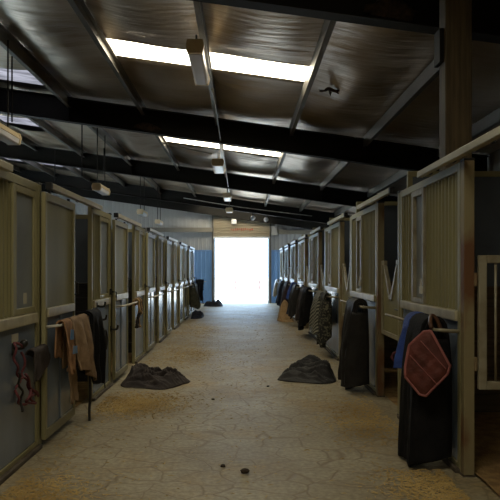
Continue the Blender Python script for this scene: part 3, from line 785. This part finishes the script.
def heap(name, outline, peaks, m, seed=0, base=.035, ridge=.06, rings=44, na=180, dirv=(1, .4), freq=6.5):
    """a crumpled cloth lying on the floor: outline in floor metres, peaks as (x, y, height, radius)"""
    P = [Vector((x, y, 0)) for x, y in outline]; n = len(P)
    pts = []
    for i in range(n):
        p0, p1, p2, p3 = P[i - 1], P[i], P[(i + 1) % n], P[(i + 2) % n]
        for s in range(na // n):
            t = s / (na // n)
            pts.append(.5 * ((2 * p1) + (p2 - p0) * t + (2 * p0 - 5 * p1 + 4 * p2 - p3) * t * t + (3 * p1 - p0 - 3 * p2 + p3) * t ** 3))
    c = sum(pts, Vector()) / len(pts)
    bm = bmesh.new()
    d = Vector((*dirv, 0)).normalized(); q = Vector((-d.y, d.x, 0))
    def h(p, e):
        z = base * min(1, e * 6) ** .5
        for x, y, hh, rr in peaks:
            z += hh * math.exp(-((p.x - x) ** 2 + (p.y - y) ** 2) / (rr * rr)) * min(1, e * 4)
        a, b = p.dot(d), p.dot(q)
        w = noise.noise((a * 1.6, b * 1.6, seed))
        rd = 1 - abs(noise.noise((a * freq * .16 + w * .6, b * freq + w * 1.8, seed + 3)) * 2.6)
        rd2 = 1 - abs(noise.noise((a * freq * .36 + w, b * freq * 1.9 + w, seed + 9)) * 2.6)
        rd3 = noise.noise((a * freq * 2.2, b * freq * 3.0, seed + 1))
        bulk = .5 + .7 * noise.noise((a * 1.6, b * 3.0, seed + 6))
        return max(.006, z * (.55 + .9 * bulk) + (ridge * max(0, rd) ** 2 * 1.5 + ridge * 1.0 * max(0, rd2) ** 2 + ridge * .22 * rd3) * min(1, e * 3.5))
    top = []
    for r in range(1, rings + 1):
        f = r / rings; row = []
        for p in pts:
            w = c + (p - c) * f
            wob = 1 + .03 * noise.noise((w.x * 9, w.y * 9, seed)) * f
            w = c + (w - c) * wob
            row.append(bm.verts.new((w.x, w.y, h(w, 1 - f) if r < rings else .006)))
        top.append(row)
    cv = bm.verts.new((c.x, c.y, h(c, 1)))
    m_ = len(pts)
    for k in range(m_):
        bm.faces.new((cv, top[0][k], top[0][(k + 1) % m_]))
        for r in range(rings - 1):
            bm.faces.new((top[r][k], top[r + 1][k], top[r + 1][(k + 1) % m_], top[r][(k + 1) % m_]))
    bm.faces.new([v for v in top[-1]][::-1])
    return recentre(obj(name, bm, m, smooth=True))

# --- right, front: big black rug on the bar, towel, saddle pad, strap
o = drape('horse_rug', (1.49, 4.80), (1.488, 5.15), 1.09, 1.070, .99, .25, M['blackcloth'], (-1, 0), folds=1.1, amp=.013, flare=.045, bflare=.0, hem=.008, seed=1.3, thick=.024, layers=3, core=5)
tag(o, 'long black horse rug hanging to the floor behind the red saddle pad', 'rug')
o = drape('towel', (1.49, 5.175), (1.49, 5.33), 1.09, .36, .25, .27, M['royal'], (-1, 0), folds=1.2, amp=.025, hem=.08, seed=4.1, rtop=.10, flare=.04)
tag(o, 'bright blue towel hanging at the far end of the black rug', 'towel')
e = empty('saddle_pad', (1.385, 4.655, .85), 'maroon quilted saddle pad with pink edging hung against the black rug', 'saddle pad')
rot = math.radians(-18)
def pad_shape(s):
    return [(x * s, z * s) for x, z in smooth2]
ctl = [(.03, .245), (.165, -.01), (.15, -.07), (-.005, -.245), (-.05, -.235), (-.155, -.11), (-.155, -.04), (-.125, .13), (-.02, .235)]
n = len(ctl); smooth2 = []
for i in range(n):
    p0, p1, p2, p3 = [Vector(ctl[(i + j) % n]) for j in (-1, 0, 1, 2)]
    for s in range(8):
        t = s / 8; v = .5 * ((2 * p1) + (p2 - p0) * t * .7 + (2 * p0 - 5 * p1 + 4 * p2 - p3) * t * t * .7 + 0 * p1)
        v = p1.lerp(p2, t) if True else v
        smooth2.append((v.x, v.y))
bm = bmesh.new()
R = 12; fr = []; bk = []
for r in range(R + 1):
    f = r / R
    def dz(x, z): return .012 * math.sin(x * 60) * math.sin(z * 60) * (1 - f ** 4)
    fr.append([bm.verts.new((x * f, -.02 * (1 - f ** 6) - .004 + dz(x * f, z * f) * .5 + .03 * (x * f) ** 2 * 10, z * f)) for x, z in smooth2] if r else None)
    bk.append([bm.verts.new((x * f, .015 * (1 - f ** 6) + .004 + .03 * (x * f) ** 2 * 10, z * f)) for x, z in smooth2] if r else None)
for S in (fr, bk):
    cv = bm.verts.new((0, -.024 if S is fr else .019, 0)); m_ = len(smooth2)
    for k in range(m_):
        bm.faces.new((cv, S[1][k], S[1][(k + 1) % m_]))
        for r in range(1, R): bm.faces.new((S[r][k], S[r + 1][k], S[r + 1][(k + 1) % m_], S[r][(k + 1) % m_]))
for k in range(m_): bm.faces.new((fr[R][k], bk[R][k], bk[R][(k + 1) % m_], fr[R][(k + 1) % m_]))
obj('quilt', bm, M['red'], e, smooth=True)
ed = obj('edging', tubes([(x, .03 * x * x * 10, z) for x, z in smooth2], .012, 6, True), M['pink'], e, smooth=True)
sm = bmesh.new()
for a, b in (((-.12, .06), (.08, -.15)), ((-.04, .17), (.14, -.03))):
    tube(sm, [(a[0] + (b[0] - a[0]) * i / 8, -.031 + .3 * (a[0] + (b[0] - a[0]) * i / 8) ** 2, a[1] + (b[1] - a[1]) * i / 8) for i in range(9)], .004, 5)
obj('seam', sm, M['pink'], e)
e.rotation_euler = (0, 0, math.radians(-22))
o = cable('leather_strap', [(1.415, 4.63, 1.118), (1.42, 4.68, 1.16), (1.46, 4.77, 1.20), (1.50, 4.775, 1.17), (1.53, 4.772, 1.09)], .016, M['leather'], 'brown leather strap looped over the bar above the saddle pad', 'strap')
cable('rope_loop', [pix(400, 352, 5.9), pix(394, 353, 5.9), pix(392, 358, 5.9), pix(396, 361, 5.9), pix(402, 360, 5.9)], .012, M['rope'], 'small red rope loop behind the black rug at the first V-notched gate', 'rope')

# --- right, second: charcoal rug hung over bar, pile on floor
o = drape('horse_rug', (1.49, 7.80), (1.48, 8.28), 1.09, 1.03, .98, .20, M['darkcloth'], (-1, 0), folds=1.7, amp=.055, flare=.05, bflare=.01, hem=.035, seed=2.2, thick=.02, layers=3, core=4)
tag(o, 'charcoal horse rug hanging down to the dark pile on the floor', 'rug')
H1 = [(.50, 8.70), (.85, 8.50), (1.10, 8.40), (1.30, 8.58), (1.34, 9.1), (1.30, 9.7), (1.10, 10.0), (.88, 9.75), (.68, 9.2)]
o = heap('horse_rug', H1, [(1.10, 9.25, .17, .22), (.92, 9.05, .09, .2), (1.14, 8.80, .13, .18), (.75, 8.75, .03, .2)], M['darkcloth'], 3.3, base=.03, ridge=.06, dirv=(1, -.3))
tag(o, 'crumpled charcoal rug heaped on the aisle floor at the right row', 'rug')
H2 = [(-1.62, 8.28), (-1.35, 8.12), (-1.0, 8.02), (-.80, 8.35), (-.72, 8.62), (-1.0, 8.85), (-1.3, 9.2), (-1.52, 9.35), (-1.64, 9.0)]
o = heap('horse_rug', H2, [(-1.52, 8.95, .12, .18), (-1.30, 8.6, .05, .2), (-1.05, 8.4, .035, .2)], M['greycloth'], 7.1, base=.03, ridge=.06, dirv=(1, -.25))
tag(o, 'crumpled dark brown-grey rug lying on the floor at the left row', 'rug')
o = drape('cloth', (1.49, 8.40), (1.49, 8.62), 1.09, .2, .15, .10, M['greycloth'], (-1, 0), folds=1, amp=.02, seed=.4)
tag(o, 'dark grey cloth end on the bar past the charcoal rug', 'cloth')

# --- right, third: striped and mottled rugs
o = drape('horse_rug', (1.488, 11.32), (1.488, 11.95), 1.09, .68, .55, .24, M['plaid'], (-1, 0), folds=1.3, amp=.03, hem=.05, seed=6.2, thick=.016, skew=-.1, layers=2, flare=.04, core=2)
tag(o, 'pale-striped dark rug hanging on the right row beside the mottled one', 'rug')
o = drape('horse_rug', (1.49, 10.74), (1.49, 11.24), 1.09, .88, .7, .12, M['camo'], (-1, 0), folds=2, amp=.035, hem=.05, seed=8.0, thick=.016, layers=2, flare=.03, core=2)
tag(o, 'mottled green-black rug hanging on the right row beside the striped one', 'rug')
# --- right, further
def hang(d0, d1, zlow, m, label, cat='coat', seed=0, name='coat', **k):
    a = dict(folds=2, amp=.045, hem=.08, seed=seed, thick=.02, layers=2, flare=.07, core=2); a.update(k)
    return tag(drape(name, (1.49, d0), (1.49, d1), 1.09, 1.09 - zlow, (1.09 - zlow) * .8, .17, m, (-1, 0), **a), label, cat)
hang(13.72, 14.42, .25, M['blackcloth'], 'black coat hanging on the right row beside the brown jacket', seed=3.1)
hang(14.52, 15.12, .38, M['greycloth'], 'dark brown jacket on the right row behind the black coat', seed=5.3)
hang(16.68, 17.50, .30, M['darkcloth'], 'dark jacket hanging on the right row next to the small blue cloth', seed=9.3, flare=.10)
hang(17.58, 17.98, .72, M['royal'], 'small blue cloth over the bar beyond the dark jacket, right row', 'cloth', seed=2.7, name='cloth', rtop=.07)
o = heap('feed_sack', [(1.10, 18.7), (1.26, 18.4), (1.54, 18.45), (1.56, 18.9), (1.54, 19.4), (1.24, 19.35), (1.08, 19.0)], [(1.32, 18.9, .48, .20)], M['hessian'], 4.4, ridge=.05)
tag(o, 'tan sack slumped on the floor at the right row', 'sack')
hang(19.75, 20.9, .28, M['purple'], 'plum-brown coat hanging near the far end of the right row', seed=1.9)
hang(22.6, 23.8, .25, M['navy'], 'dark navy coat hanging near the right blue door leaf', seed=7.7)
hang(25.6, 26.4, .45, M['white'], 'pale cloth hanging last on the right row', 'cloth', seed=7.2, name='cloth')

# --- left, front: tan clothes, black rug behind, strap
BX = XL + .162
o = drape('jacket', (BX, 5.73), (BX, 6.31), 1.06, .52, .40, .10, M['tan2'], (1, 0), folds=2.0, amp=.035, flare=.06, hem=.10, seed=2.9, thick=.016, skew=.10, zmin=.3)
tag(o, 'beige-brown jacket draped over the bar of the front left door', 'jacket')
o = drape('cloth', (BX, 5.49), (BX, 5.71), 1.06, .44, .30, .10, M['tan'], (1, 0), folds=1.5, amp=.02, flare=.03, hem=.10, seed=7.4, thick=.014)
tag(o, 'orange-tan cloth with blue patches hung beside the beige jacket', 'cloth')
d = o
def patch(y0, y1, z0, z1, x):
    b = bmesh.new(); prism(b, [(y0, z0), (y1, z0 - .01), (y1 - .01, z1), (y0 + .02, z1 + .01)], 'x', x, x + .004); return b
for q in ((5.51, 5.63, .93, 1.01, BX + .080), (5.53, 5.68, .80, .86, BX + .098)):
    pa = obj('blue_patch', patch(*q), M['patchblue']); pa.parent = d; pa.location = -d.location
o = drape('horse_rug', (BX, 6.43), (BX, 6.80), 1.06, .66, .5, .14, M['blackcloth'], (1, 0), folds=1.6, amp=.04, hem=.10, seed=3.6, thick=.018, skew=.16, layers=2)
tag(o, 'black rug hanging in the front left stall doorway past the beige jacket', 'rug')
cable('black_strap', [(BX + .026, 6.325, 1.06), (BX + .045, 6.325, .9), (BX + .05, 6.33, .55), (BX + .06, 6.33, .3), (BX + .05, 6.33, .12), (BX + .055, 6.32, .014)], .014, M['black'], 'long black strap hanging to the floor between beige jacket and black rug', 'strap')
o = drape('cloth', (BX - .02, 5.80), (BX - .02, 6.02), .62, .34, .02, .02, M['tan2'], (1, 0), folds=1, amp=.02, hem=.1, seed=1.1, thick=.012, rtop=.008)
tag(o, 'hanging pink-beige cloth end below the jacket on the front left door', 'cloth')

# --- left, front panel: black hook, red rope halter
fx = XL + .006
def lp(px, py, x=fx):
    d = abs(x) * F / abs(px - CX); return pix(px, py, d)
c = lp(15, 348)
e = empty('tack_hook', (fx, c.y, c.z), 'round black hook on the front left panel holding the red halter', 'hook')
obj('plate', boxes((-.016, -.005, -.03, .03, -.055, .035)), M['black'], e, bevel=.004)
obj('hook_arm', tubes(smooth_path([(-.005, 0, .0), (.06, 0, .0), (.075, 0, .03)], 4), .013, 8), M['black'], e, smooth=True)
bm = bmesh.new(); bmesh.ops.create_uvsphere(bm, u_segments=14, v_segments=10, radius=.032, matrix=__import__('mathutils').Matrix.Translation((.07, 0, .035)))
obj('knob', bm, M['black'], e, smooth=True)
e = empty('rope_halter', (fx + .032, c.y, c.z - .75), 'red rope halter and lead hanging on the front left panel', 'halter')
def rel(pts, x): return [Vector((x, p.y - c.y, p.z - (c.z - .75))) for p in (lp(*q) for q in pts)]
def rope(name, pts, x, r=.010, m=M['rope']):
    P = smooth_path(rel(pts, x), 7)
    for i, p in enumerate(P): p.x += .012 * math.sin(i * .7)
    obj(name, tubes(P, r, 7), m, e, smooth=True)
rope('headpiece', [(15, 347), (9, 343), (8, 355), (10, 368), (14, 378), (17, 370), (16, 352)], .02)
rope('noseband', [(14, 378), (11, 390), (13, 402), (20, 404), (25, 396), (23, 384), (17, 376)], .012)
rope('lead_rope', [(17, 374), (24, 388), (29, 394), (22, 396), (27, 403), (19, 401), (24, 390), (30, 396)], .032)
rope('cheek_strap', [(10, 372), (12, 385), (14, 396), (13, 412)], .03, .010, M['black'])
o = drape('cloth', (fx + .05, lp(24, 350).y), (fx + .05, lp(38, 350).y), lp(30, 352).z, .17, .05, .02, M['greycloth'], (1, 0), folds=1.5, amp=.015, hem=.2, seed=5.5, skew=-.10)
tag(o, 'faded dark rag hanging beside the red halter on the front left panel', 'rag')

# --- left, second panel: black tack hooks
for i, (px, py, ln, lab) in enumerate(((97, 305, .14, 'black latch bracket at the rail of the second left panel, upper of three'), (98.5, 318, .10, 'black bracket below the upper one on the second left panel'), (104, 330, .22, 'black strap hanging from a hook on the second left panel'), (110.5, 328, .10, 'black hook arm jutting from the far edge of the second left panel'))):
    p = lp(px, py, XL + (.024 if i == 0 else .001))
    e = empty('tack_hook' if i != 2 else 'hanging_strap', p, lab, 'hook' if i != 2 else 'strap')
    obj('plate', boxes((0, .006, -.022, .022, -.05, .03)), M['black'], e, bevel=.003)
    if i == 2: obj('strap_loop', tubes(smooth_path([(.012, -.03, 0), (.03, -.045, -.10), (.03, 0, -.24), (.03, .045, -.10), (.012, .03, 0)], 6), .014, 6), M['black'], e, smooth=True)
    else: obj('hook_arm', tubes(smooth_path([(.007, 0, -.01), (.05, 0, -.02), (.09, 0, -.01), (.10, 0, .04)], 4), .013, 8), M['black'], e, smooth=True)
cable('lead_rope', [lp(105, 345, XL + .03), lp(104, 365, XL + .03), lp(105, 388, XL + .03)], .008, M['black'], 'thin dark cord hanging down the second left panel', 'cord')

# --- left, third: halters and ropes at the doorway, rugs at the far end
e = empty('rope_halter', (XL + .162, 9.57, .5), 'tangled beige rope halter hanging between the second and third left doors', 'halter')
for k in range(4):
    random.seed(20 + k)
    P = [(random.uniform(-.02, .05), random.uniform(-.10, .12), .62 - .12 * i + random.uniform(-.05, .05)) for i in range(5)]
    ya = -.12 + .08 * k; P[0] = (.035, ya, .54); P[1] = (.05, ya, .44); P = [(-.042, ya, .50), (-.04, ya, .575), (0, ya, .61), (.04, ya, .575)] + P
    obj(['crown_rope', 'nose_rope', 'cheek_rope', 'lead_rope'][k], tubes(smooth_path(P, 6), .020, 6), M['hessian'] if k % 2 == 0 else M['greycloth'], e, smooth=True)
o = drape('horse_rug', (BX, 20.22), (BX, 21.0), 1.06, .78, .7, .16, M['greengrey'], (1, 0), folds=2, amp=.045, flare=.08, hem=.05, seed=6.6, thick=.02, layers=2, zmin=.2)
tag(o, 'grey-green rug hanging near the far end of the left row', 'rug')
o = heap('horse_rug', [(XL + .14, 19.7), (XL + .42, 19.65), (XL + .50, 20.3), (XL + .46, 21.1), (XL + .16, 21.1)], [(XL + .3, 20.3, .10, .25)], M['navy'], 2.4, ridge=.06)
tag(o, 'small dark heap on the floor under the grey-green rug', 'rug')
e = empty('swing_bar', (-1.772, Lp[-1], 1.12), 'short steel bar on the last left post carrying the navy coat', 'bar')
obj('bar', tubes([(.0, 0, 0), (.44, 0, .0)], .014), M['white'], e, smooth=True)
obj('bracket', boxes((.0, .012, -.03, .03, -.05, -.016)), M['black'], e)
o = drape('coat', (-1.72, Lp[-1]), (-1.42, Lp[-1]), 1.12, .62, .45, .22, M['navy'], (0, -1), folds=1.4, amp=.06, hem=.25, pinch=.3, flare=.06, seed=9.9, thick=.025, skew=.2, layers=2)
tag(o, 'navy coat hanging at the far end of the left row before the blue door', 'coat')
o = heap('horse_rug', [(-1.60, 26.3), (-1.2, 26.1), (-.86, 26.2), (-.84, 26.7), (-1.2, 26.9), (-1.6, 26.8)], [(-1.4, 26.5, .08, .25), (-1.0, 26.45, .12, .2)], M['navy'], 8.8, ridge=.06)
tag(o, 'dark cloth pile on the floor beside the bright doorway', 'rug')
# manure clods
for i, (px, py, s, lab) in enumerate(((245, 473, .035, 'dark manure clod nearest the camera on the aisle floor'), (223, 467, .022, 'small dark clod just beyond the nearest manure clod'), (213, 400, .02, 'tiny dark clod in the middle of the aisle floor'), (268, 387, .02, 'tiny dark clod near the charcoal heap, mid aisle'), (34, 452, .03, 'dark clod of dirt beside the foot of the front left panel'))):
    d = F * CAMZ / (py - CY); p = pix(px, py, d)
    lump('manure_clod', (p.x, p.y, .001), (s, s * .9, s * .6), M['clod'], i * 3.3, lab, 'clod', 2, .4)

# loose straw
random.seed(5)
bm = bmesh.new()
def straws(n, fx_, fy, sx, sy, lmax=.06):
    for _ in range(n):
        x = random.gauss(fx_, sx); y = random.gauss(fy, sy)
        if not (XL + .125 < x < XR - .125): continue
        if any(a0 < x < a1 and b0 < y < b1 for a0, a1, b0, b1 in ((.4, 1.5, 8.3, 10.2), (-1.75, -.62, 7.9, 9.5), (.95, 1.65, 18.2, 19.6), (XL, -1.1, 19.2, 21.6), (-1.7, -.75, 26, 27), (1.2, 1.66, 4.8, 5.4), (1.15, 1.66, 7.7, 8.8), (-1.65, -1.5, 6.25, 6.4))): continue
        a = random.uniform(0, PI); l = random.uniform(.015, lmax); w = random.uniform(.0018, .0045)
        z = random.uniform(.003, .014)
        dx, dy = math.cos(a) * l / 2, math.sin(a) * l / 2; nx, ny = -math.sin(a) * w, math.cos(a) * w
        t = random.uniform(-.004, .006)
        v = [bm.verts.new(q) for q in ((x - dx - nx, y - dy - ny, z), (x + dx - nx, y + dy - ny, z + t), (x + dx + nx, y + dy + ny, z + t), (x - dx + nx, y - dy + ny, z), (x, y, z + .004))]
        bm.faces.new((v[0], v[1], v[4])); bm.faces.new((v[1], v[2], v[4])); bm.faces.new((v[2], v[3], v[4])); bm.faces.new((v[3], v[0], v[4]))
for k in range(40): straws(60, XL + .12, 4.2 + k * .55, .22, .35)
for k in range(40): straws(60, XR - .12, 4.2 + k * .55, .22, .35)
straws(3200, -1.25, 7.15, .28, .30); straws(2600, XL + .25, 4.1, .25, .28); straws(2200, XR - .25, 4.35, .2, .3); straws(1200, 1.25, 6.2, .2, .35); straws(900, -1.1, 11.5, .25, .8); straws(900, -1.0, 15.5, .3, 1.2); straws(500, 1.35, 6.9, .2, .4)
straws(700, -.9, 11.0, .4, .8); straws(900, 0, 9, .8, 4); straws(900, 0, 16, .9, 5)
o = obj('loose_straw', bm, M['straw']); tag(o, 'loose golden straw scattered over the aisle floor', 'straw', kind='stuff')

# ------------------------------------------------------------------ light, camera
w = bpy.data.worlds.new('world'); SC.world = w; w.use_nodes = True
bg = w.node_tree.nodes['Background']; bg.inputs[0].default_value = (.50, .73, 1.0, 1); bg.inputs[1].default_value = 6.2
sun = bpy.data.lights.new('sun', 'SUN'); sun.energy = 14; sun.angle = .01; sun.color = (1, .95, .86)
so = bpy.data.objects.new('sun', sun); COL.objects.link(so); so.rotation_euler = (math.radians(30), math.radians(30), 0)
for nm, sx, sy, lc, rt in (('left_portal', 11.2, 3.6, (WL - .13, 19.6, 1.8), (90, 0, -90)), ('right_portal', 1.45, 2.9, (WR + .13, 28.07, 1.45), (90, 0, 90))):
    q = bpy.data.lights.new(nm, 'AREA'); q.shape = 'RECTANGLE'; q.size = sx; q.size_y = sy; q.cycles.is_portal = True
    qo = bpy.data.objects.new(nm, q); COL.objects.link(qo); qo.location = lc; qo.rotation_euler = [math.radians(v) for v in rt]
pl = bpy.data.lights.new('doorway_portal', 'AREA'); pl.shape = 'RECTANGLE'; pl.size = DX1 - DX0; pl.size_y = DZ; pl.cycles.is_portal = True
plo = bpy.data.objects.new('doorway_portal', pl); COL.objects.link(plo); plo.location = ((DX0 + DX1) / 2, YEND + .13, DZ / 2); plo.rotation_euler = (math.radians(-90), 0, 0)

cam = bpy.data.cameras.new('camera'); co = bpy.data.objects.new('camera', cam); COL.objects.link(co)
co.location = (0, 0, CAMZ); co.rotation_euler = (math.radians(90), 0, 0)
cam.sensor_width = 36; cam.lens = F / 500 * 36; cam.shift_x = (250 - CX) / 500; cam.shift_y = (CY - 250) / 500
cam.clip_end = 300
SC.camera = co
SC.view_settings.view_transform = 'Standard'; SC.view_settings.look = 'None'; SC.view_settings.gamma = 1; SC.view_settings.use_curve_mapping = False
SC.view_settings.exposure = 0.25
SC.cycles.max_bounces = 8; SC.cycles.diffuse_bounces = 5; SC.cycles.glossy_bounces = 4
SC.cycles.sample_clamp_indirect = 4.0; SC.cycles.use_denoising = True
